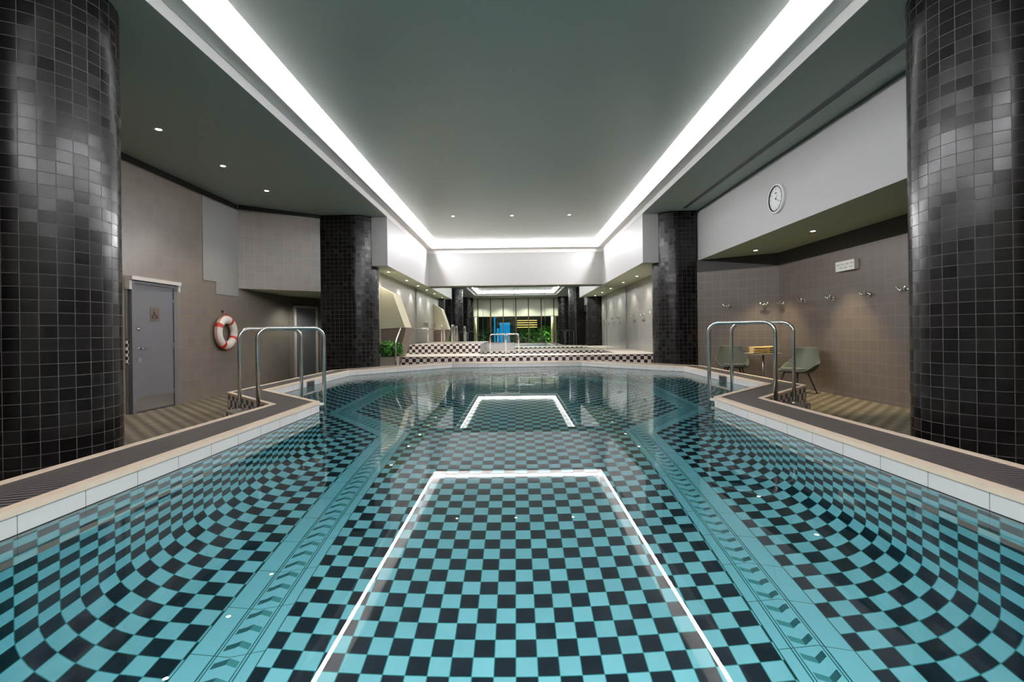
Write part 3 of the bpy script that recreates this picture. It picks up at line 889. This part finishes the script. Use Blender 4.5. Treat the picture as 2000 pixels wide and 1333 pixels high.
# ------------------------------------------------------------------ clock
t = empty('wall_clock', (4.40, 8.08, 2.185), 'round white wall clock with dark rim on the white bulkhead', 'clock')
RM = rot_to((-1, 0, 0))
MB().lathe([(.24, 0), (.245, .03), (.235, .045), (.212, .046), (.208, .035)], RM, 64).build('rim', 'trim_white', t)
MB().lathe([(.209, .034), (.214, .0475), (.200, .0475), (.198, .030)], RM, 64).build('dark_ring', 'black', t)
MB().lathe([(.0001, .030), (.200, .030)], RM, 64, smooth=False).build('dial', plain('dial_white', (226, 228, 226), .5), t)
def text_mesh(txt, size):
    cu = bpy.data.curves.new('txt', 'FONT'); cu.body = txt; cu.size = size; cu.align_x = 'CENTER'; cu.align_y = 'CENTER'
    ob = bpy.data.objects.new('txt', cu); C.objects.link(ob)
    bpy.context.view_layer.update()
    me = bpy.data.meshes.new_from_object(ob.evaluated_get(bpy.context.evaluated_depsgraph_get()))
    vs = [tuple(v.co) for v in me.vertices]; fs = [tuple(p.vertices) for p in me.polygons]
    bpy.data.objects.remove(ob); bpy.data.curves.remove(cu); bpy.data.meshes.remove(me)
    return vs, fs
def dialpt(px, py, h=.032):     # dial plane: seen from -x, y+ is to the left for viewer looking +x -> right is -y
    return (-h, -px, py)
for i in range(1, 13):
    b = MB()
    vs, fs = text_mesh(str(i), .045); a_ = PI / 2 - i * PI / 6
    b.v += [dialpt(x + .158 * math.cos(a_), y + .158 * math.sin(a_)) for x, y, z in vs]
    for f_ in fs:
        b.f.append(tuple(f_)); b.uv += [(0, 0)] * len(f_); b.mi.append(0); b.sm.append(False)
    b.build('numeral', 'clock_text', t)
b = MB()
for i in range(60):
    a_ = i * PI / 30; L = .010 if i % 5 else .016
    c_, s_ = math.cos(a_), math.sin(a_)
    b.poly([dialpt(.194 * c_ - .0015 * s_, .194 * s_ + .0015 * c_), dialpt(.194 * c_ + .0015 * s_, .194 * s_ - .0015 * c_),
            dialpt((.194 - L) * c_ + .0015 * s_, (.194 - L) * s_ - .0015 * c_), dialpt((.194 - L) * c_ - .0015 * s_, (.194 - L) * s_ + .0015 * c_)])
b.build('minute_marks', 'clock_text', t)
def hand(ang, L, w, h, nm):
    c_, s_ = math.cos(ang), math.sin(ang)
    MB().poly([dialpt(-.02 * c_ - w * s_, -.02 * s_ + w * c_, h), dialpt(-.02 * c_ + w * s_, -.02 * s_ - w * c_, h),
               dialpt(L * c_ + w * .4 * s_, L * s_ - w * .4 * c_, h), dialpt(L * c_ - w * .4 * s_, L * s_ + w * .4 * c_, h)]).build(nm, 'black', t)
hand(math.radians(90 - 122), .14, .006, .036, 'minute_hand')
hand(math.radians(90 - 42), .085, .008, .034, 'hour_hand')
MB().lathe([(.0001, .040), (.010, .040), (.010, .03)], RM, 16).build('hub', 'black', t)
MB().box(-.033, -.028, .085, -.031, .028, .102).build('dial_mark', 'clock_text', t)

# ------------------------------------------------------------------ table, towels, chairs
t = empty('side_table', (5.08, 9.95, ZD), 'small round table holding folded towels between two chairs', 'table')
MB().lathe([(.0001, .715), (.36, .715), (.365, .708), (.36, .695), (.0001, .69)], Matrix(), 48).build('table_top', plain('table_top_grey', (120, 116, 104), .3), t)
MB().lathe([(.0001, .69), (.02, .69), (.02, .02), (.0001, .02)], Matrix(), 20).build('stem', 'brushed', t)
MB().lathe([(.0001, .03), (.05, .026), (.21, .012), (.215, 0)], Matrix(), 40).build('base', 'brushed', t)
def towel_mesh(w, d, h, seed):
    """folded towel: rounded slab with a soft rolled front"""
    rnd = random.Random(seed); b = MB(); N = 20; rows = 8
    secs = []
    for i in range(rows + 1):
        x = -w / 2 + w * i / rows; s_ = []
        sc = 1 - .04 * (abs(2 * i / rows - 1) ** 4)
        for j in range(N):
            a_ = 2 * PI * j / N
            yy = (abs(math.cos(a_)) ** .6) * math.copysign(1, math.cos(a_)) * d / 2 * sc
            zz = (abs(math.sin(a_)) ** .95) * math.copysign(1, math.sin(a_)) * h / 2 * sc
            s_.append((x + rnd.uniform(-.001, .001), yy, h / 2 + zz + rnd.uniform(-.0012, .0012)))
        secs.append(s_)
    n0 = 0
    for s_ in secs: b.v += s_
    for i in range(rows):
        for j in range(N):
            k2 = (j + 1) % N
            b.f.append((i * N + j, i * N + k2, (i + 1) * N + k2, (i + 1) * N + j)); b.uv += [(0, 0)] * 4; b.mi.append(0); b.sm.append(True)
    b.f.append(tuple(reversed(range(N)))); b.uv += [(0, 0)] * N; b.mi.append(0); b.sm.append(False)
    b.f.append(tuple(rows * N + j for j in range(N))); b.uv += [(0, 0)] * N; b.mi.append(0); b.sm.append(False)
    return b
names = ['bottom', 'middle', 'top']
for s_, (tx, ty, rz, w_) in enumerate(((4.93, 9.84, .05, .30), (5.25, 10.04, .6, .24))):
    for i in range(3):
        o = towel_mesh(w_, .2, .046, s_ * 5 + i).build('folded_towel', 'towel')
        o.location = (tx + random.uniform(-.006, .006), ty, ZD + .7155 + i * .0468); o.rotation_euler = (0, 0, rz + random.uniform(-.04, .04))
        tag(o, names[i] + ' folded yellow towel in the ' + ('left' if s_ == 0 else 'right') + ' stack on the round table', 'towel', 'folded towels on the round table')

def make_chair(loc, rz, label):
    """shell armchair: local +Y is the back direction, the sitter faces -Y"""
    t = empty('shell_armchair', loc, label, 'chair', rz=rz, group='sage green armchairs in the alcove')
    # shell as a grid: v from seat front up to back top, u across
    b = MB(); NU, NV = 16, 18
    def pt(u, v, off=0):
        # profile
        if v < .45:
            q_ = v / .45; y = -.25 + .43 * q_; z = .42 - .03 * math.sin(q_ * PI * .8) + .0
        else:
            q_ = (v - .45) / .55; y = .18 + .10 * q_ + .04 * math.sin(q_ * PI / 2); z = .405 + .43 * q_ ** 1.0 + .02
        wid = .25 + .03 * math.sin(v * PI) - (.03 if v > .8 else 0) * (v - .8) * 5
        a_ = u * 2 - 1
        arm = max(0, (abs(a_) - .72) / .28)
        armh = .17 * math.exp(-((v - .40) / .22) ** 2)
        z += arm ** 1.3 * armh
        x = a_ * wid + math.copysign(arm * .07 * math.exp(-((v - .42) / .3) ** 2), a_)
        y -= (abs(a_) ** 2.2) * .09 * max(0, (v - .35)) * 1.6
        return (x, y, z + off)
    grid = [[pt(i / NU, j / NV) for i in range(NU + 1)] for j in range(NV + 1)]
    for j in range(NV + 1): b.v += grid[j]
    for j in range(NV):
        for i in range(NU):
            a_ = j * (NU + 1) + i
            b.f.append((a_, a_ + 1, a_ + NU + 2, a_ + NU + 1)); b.uv += [(0, 0)] * 4; b.mi.append(0); b.sm.append(True)
    o = b.build('shell', 'chair', t); sm = o.modifiers.new('s', 'SOLIDIFY'); sm.thickness = .028; sm.offset = 0
    o.modifiers.new('d', 'SUBSURF').levels = 1; o.modifiers['d'].render_levels = 1
    c = MB()
    pts = []
    for j, zz in ((0, .43), (1, .465)):
        for k_ in range(24):
            a_ = 2 * PI * k_ / 24
            xx = .215 * math.copysign(abs(math.cos(a_)) ** .45, math.cos(a_)); yy = -.05 + .20 * math.copysign(abs(math.sin(a_)) ** .45, math.sin(a_))
            c.v.append((xx, yy, zz))
    for k_ in range(24):
        q_ = (k_ + 1) % 24; c.f.append((k_, q_, 24 + q_, 24 + k_)); c.uv += [(0, 0)] * 4; c.mi.append(0); c.sm.append(True)
    c.f.append(tuple(24 + k_ for k_ in range(24))); c.uv += [(0, 0)] * 24; c.mi.append(0); c.sm.append(False)
    c.build('seat_cushion', 'chair', t, bevel=.012)
    for sx in (-1, 1):
        for sy in (-1, 1):
            MB().tube([(sx * .14, -.03 + sy * .12, .40), (sx * .23, -.02 + sy * .24, 0)], [.016, .010], 10).build('leg', 'chair_leg', t)
    MB().tube([(-.15, -.15, .39), (.15, -.15, .39)], .012, 8).build('front_rail', 'chair_leg', t)
    MB().tube([(-.15, .09, .385), (.15, .09, .385)], .012, 8).build('rear_rail', 'chair_leg', t)
    return t
make_chair((4.70, 10.48, ZD), math.radians(-12), 'sage green shell armchair left of the round table, facing the pool')
make_chair((5.28, 9.10, ZD), math.radians(-72), 'sage green shell armchair right of the round table, turned sideways')

# ------------------------------------------------------------------ planter, plant, stair side
t = empty('planter', (-3.42, 12.86, ZD), 'pale stone planter box beside the far left column', 'planter')
MB().box(-.24, -.18, 0, .24, .24, .60).build('box', 'planter', t, bevel=.01)
MB().box(-.21, -.15, .585, .21, .21, .606).build('soil', 'soil', t)
def leaf(b, base, tip, w, bend, mi=0):
    base, tip = Vector(base), Vector(tip); d = tip - base
    s_ = d.cross(Vector((0, 0, 1)))
    if s_.length < 1e-4: s_ = Vector((1, 0, 0))
    s_.normalize(); up = s_.cross(d).normalized()
    L = []; Rr = []; Cc = []
    for f_, wd_ in ((0, .05), (.3, .9), (.6, 1), (.85, .55), (1, .03)):
        c_ = base + d * f_ - Vector((0, 0, bend * f_ * f_))
        L.append(c_ + s_ * w * wd_ + up * w * .25 * wd_); Rr.append(c_ - s_ * w * wd_ + up * w * .25 * wd_); Cc.append(c_)
    for i in range(4):
        b.poly([L[i], Cc[i], Cc[i + 1], L[i + 1]], [(0, 0)] * 4, mi, True); b.poly([Cc[i], Rr[i], Rr[i + 1], Cc[i + 1]], [(0, 0)] * 4, mi, True)
def shrub(loc, rx, ry, h, nleaf, ll, mat, label, seed, name='leafy_plant', cat='plant', group=None):
    rnd = random.Random(seed)
    t = empty(name, loc, label, cat, group=group)
    st_ = MB(); lv = MB()
    for i in range(9):
        a_ = rnd.uniform(0, 2 * PI); q_ = rnd.uniform(.3, .9)
        st_.tube([(0.05 * math.cos(a_), .05 * math.sin(a_), 0), (rx * q_ * .5 * math.cos(a_), ry * q_ * .5 * math.sin(a_), h * .5),
                  (rx * q_ * math.cos(a_), ry * q_ * math.sin(a_), h * rnd.uniform(.6, .9))], [.012, .009, .004], 6)
    for i in range(nleaf):
        a_ = rnd.uniform(0, 2 * PI); rr = math.sqrt(rnd.random()); zz = h * rnd.uniform(.15, 1) * (1 - .45 * rr * rr)
        p = Vector((rx * rr * math.cos(a_), ry * rr * math.sin(a_), zz))
        dr = Vector((math.cos(a_) + rnd.uniform(-.6, .6), math.sin(a_) + rnd.uniform(-.6, .6), rnd.uniform(-.3, .7))).normalized()
        leaf(lv, p, p + dr * ll * rnd.uniform(.6, 1.2), ll * .22, ll * .25)
    st_.build('stems', 'leaf_dark', t); lv.build('foliage', mat, t)
    return t
shrub((-3.36, 12.86, ZD + .615), .33, .17, .44, 520, .12, 'leaf', 'bushy green plant spilling over the pale planter', 3)

# stair side behind the planter: cream slanted soffit above a brown base
def stair_poly(pts, y0, y1, name, mat):
    b = MB(); n_ = len(pts)
    b.poly([(x, y0, z) for x, z in pts]); b.poly([(x, y1, z) for x, z in reversed(pts)])
    for i in range(n_):
        (a0, a1), (c0, c1) = pts[i], pts[(i + 1) % n_]
        b.poly([(a0, y0, a1), (a0, y1, a1), (c0, y1, c1), (c0, y0, c1)])
    return struct(name, b, mat)
def px(x, y, d): 
    u_, v_ = x - 1008, 650 - y
    return ((u_ + .0125 * v_) / 944 * d, (v_ - .0125 * u_) / 944 * d)
stair_poly([px(x, y, 13.15) for x, y in ((743.5, 643), (791, 640), (767, 573), (743.5, 560))], 13.15, 14.0, 'wall_stair_soffit', 'stair_cream')
stair_poly([px(x, y, 13.15) for x, y in ((743.5, 722), (773, 722), (793, 641), (743.5, 644))], 13.155, 14.0, 'wall_stair_base', 'stair_brown')

# ------------------------------------------------------------------ fittings on the far side walls
for y, l in ((14.3, 'nearer of the two-bar towel rails on the far left wall'), (16.1, 'two-bar towel rail on the far left wall close to the mirror')):
    t = empty('towel_rail', (-3.68, y, .30), l, 'towel rail', group='towel rails on the far left wall')
    for zz in (0, .12): MB().tube([(.09, -.22, zz), (.09, .22, zz)], .011, 8).build('bar', 'chrome', t)
    for yy in (-.2, .2): MB().box(0, yy - .012, -.02, .1, yy + .012, .14).build('bracket', 'chrome', t)
for i, (y, l) in enumerate(((13.3, 'hook with small notice on the far right wall nearest the column'), (14.3, 'second hook with small notice on the far right wall'),
             (15.4, 'third hook with small notice on the far right wall'), (16.6, 'hook with small notice on the far right wall closest to the mirror'))):
    robe_hook((4.079, y, .52), (-1, 0), l, 'hooks on the far right wall')
    o = MB().box(4.06, y - .14, .30, 4.079, y + .14, .38).build('notice_plate', 'brushed')
    tag(o, 'small notice plate below the ' + l.split(' with')[0] + (' nearest the column' if i == 0 else ' closest to the mirror' if i == 3 else ' on the far right wall'), 'sign', 'notice plates on the far right wall')

# ------------------------------------------------------------------ behind the camera (seen in the mirror)
YE = -5.0
mb = MB(); mb.box(-6.5, YE - .2, ZD, -4.25, YE, HC + .1); mb.box(4.25, YE - .2, ZD, 6.5, YE, HC + .1)
struct('wall_near', mb, 'dark_band')
GS = 'frosted screens above the garden windows'
for i in range(8):
    a = -4.25 + i * 8.5 / 8; b_ = a + 8.5 / 8
    t = empty('window_%d' % (i + 1), ((a + b_) / 2, YE, ZD), 'tall garden window bay number %s from the left as the mirror shows it' % ['one', 'two', 'three', 'four', 'five', 'six', 'seven', 'eight'][i], 'window')
    t['kind'] = 'structure'; h_ = (b_ - a) / 2
    MB().box(-h_, -.06, 0, -h_ + .04, .0, HC - ZD).box(h_ - .04, -.06, 0, h_, 0, HC - ZD).box(-h_ + .04, -.06, 2.53, h_ - .04, 0, 2.57).build('window_frame', 'mullion', t)
    MB().box(-h_ + .045, -.05, 2.575, h_ - .045, -.03, HC - ZD - .01).build('frosted_screen', 'screen', t)
    MB().box(-h_ + .045, -.04, .01, h_ - .045, -.03, 2.525).build('window_pane', 'glass', t)
for x, l in ((-3.6, 'left'), (3.25, 'right')):
    o = MB().lathe([(.0001, ZD), (.24, ZD), (.24, 1.37), (.0001, 1.37)], Matrix.Translation((x, YE - .9, 0)), 32).build('garden_column', 'cream_post')
    tag(o, 'smooth cream round post outside the ' + l + ' garden window', 'column', 'cream posts outside')
mb = MB(); mb.box(-9, -14, ZD - .1, 9, YE - .2, ZD); struct('floor_garden', mb, 'planter')
mb = MB(); mb.box(-9, -14.2, ZD, 9, -14, 6); struct('wall_garden', mb, 'leaf_dark')
for i, (x, y, s_) in enumerate(((-3.6, -9.4, 1.5), (-2.6, -11.6, 1.9), (.4, -9.6, 1.2), (1.4, -11.8, 2.0), (2.9, -9.4, 1.9), (4.2, -11.8, 2.2))):
    shrub((x, y, ZD), .75, .6, s_, 260, .4, 'leaf' if i > 2 else 'leaf_dark', ['dark fern-like shrub at far left of the garden', 'dark shrub left of the blue light', 'low shrub right of the blue light',
          'green bush in the garden middle', 'tall green bush in the garden', 'green bush at the right end of the garden'][i], 20 + i, 'garden_shrub', 'shrub', 'shrubs outside the windows')
for x, w_, h_, l in ((-1.9, .12, 2.2, 'narrow glowing blue panel outside'), (-1.0, .9, 1.7, 'wide glowing blue panel outside'), (-1.62, .22, 1.2, 'middle glowing blue panel outside')):
    o = MB().box(x - w_ / 2, -7.6, ZD, x + w_ / 2, -7.5, ZD + h_ + .4).build('blue_lamp', 'cyan_glow'); tag(o, l, 'light panel', 'blue light panels in the garden')
for i in range(4):
    o = MB().box(.1, -7.9 + .02 * i, .45 + i * .2, 1.9, -7.88 + .02 * i, .50 + i * .2).build('canopy_lamp', 'garden_warm'); tag(o, ['lowest', 'second', 'third', 'topmost'][i] + ' warm light slat in the garden canopy', 'light', 'warm light slats outside')
for x, y in ((-2.6, -7), (2.4, -6.8)):
    spot('garden_lamp', (x, y, 2.6), 900, math.radians(150), col=(1, .95, .75))
for x in (-3, -1, 1, 3): spot('screen_lamp', (x, -3.9, 2.8), 200, math.radians(120), col=(1, .98, .85))
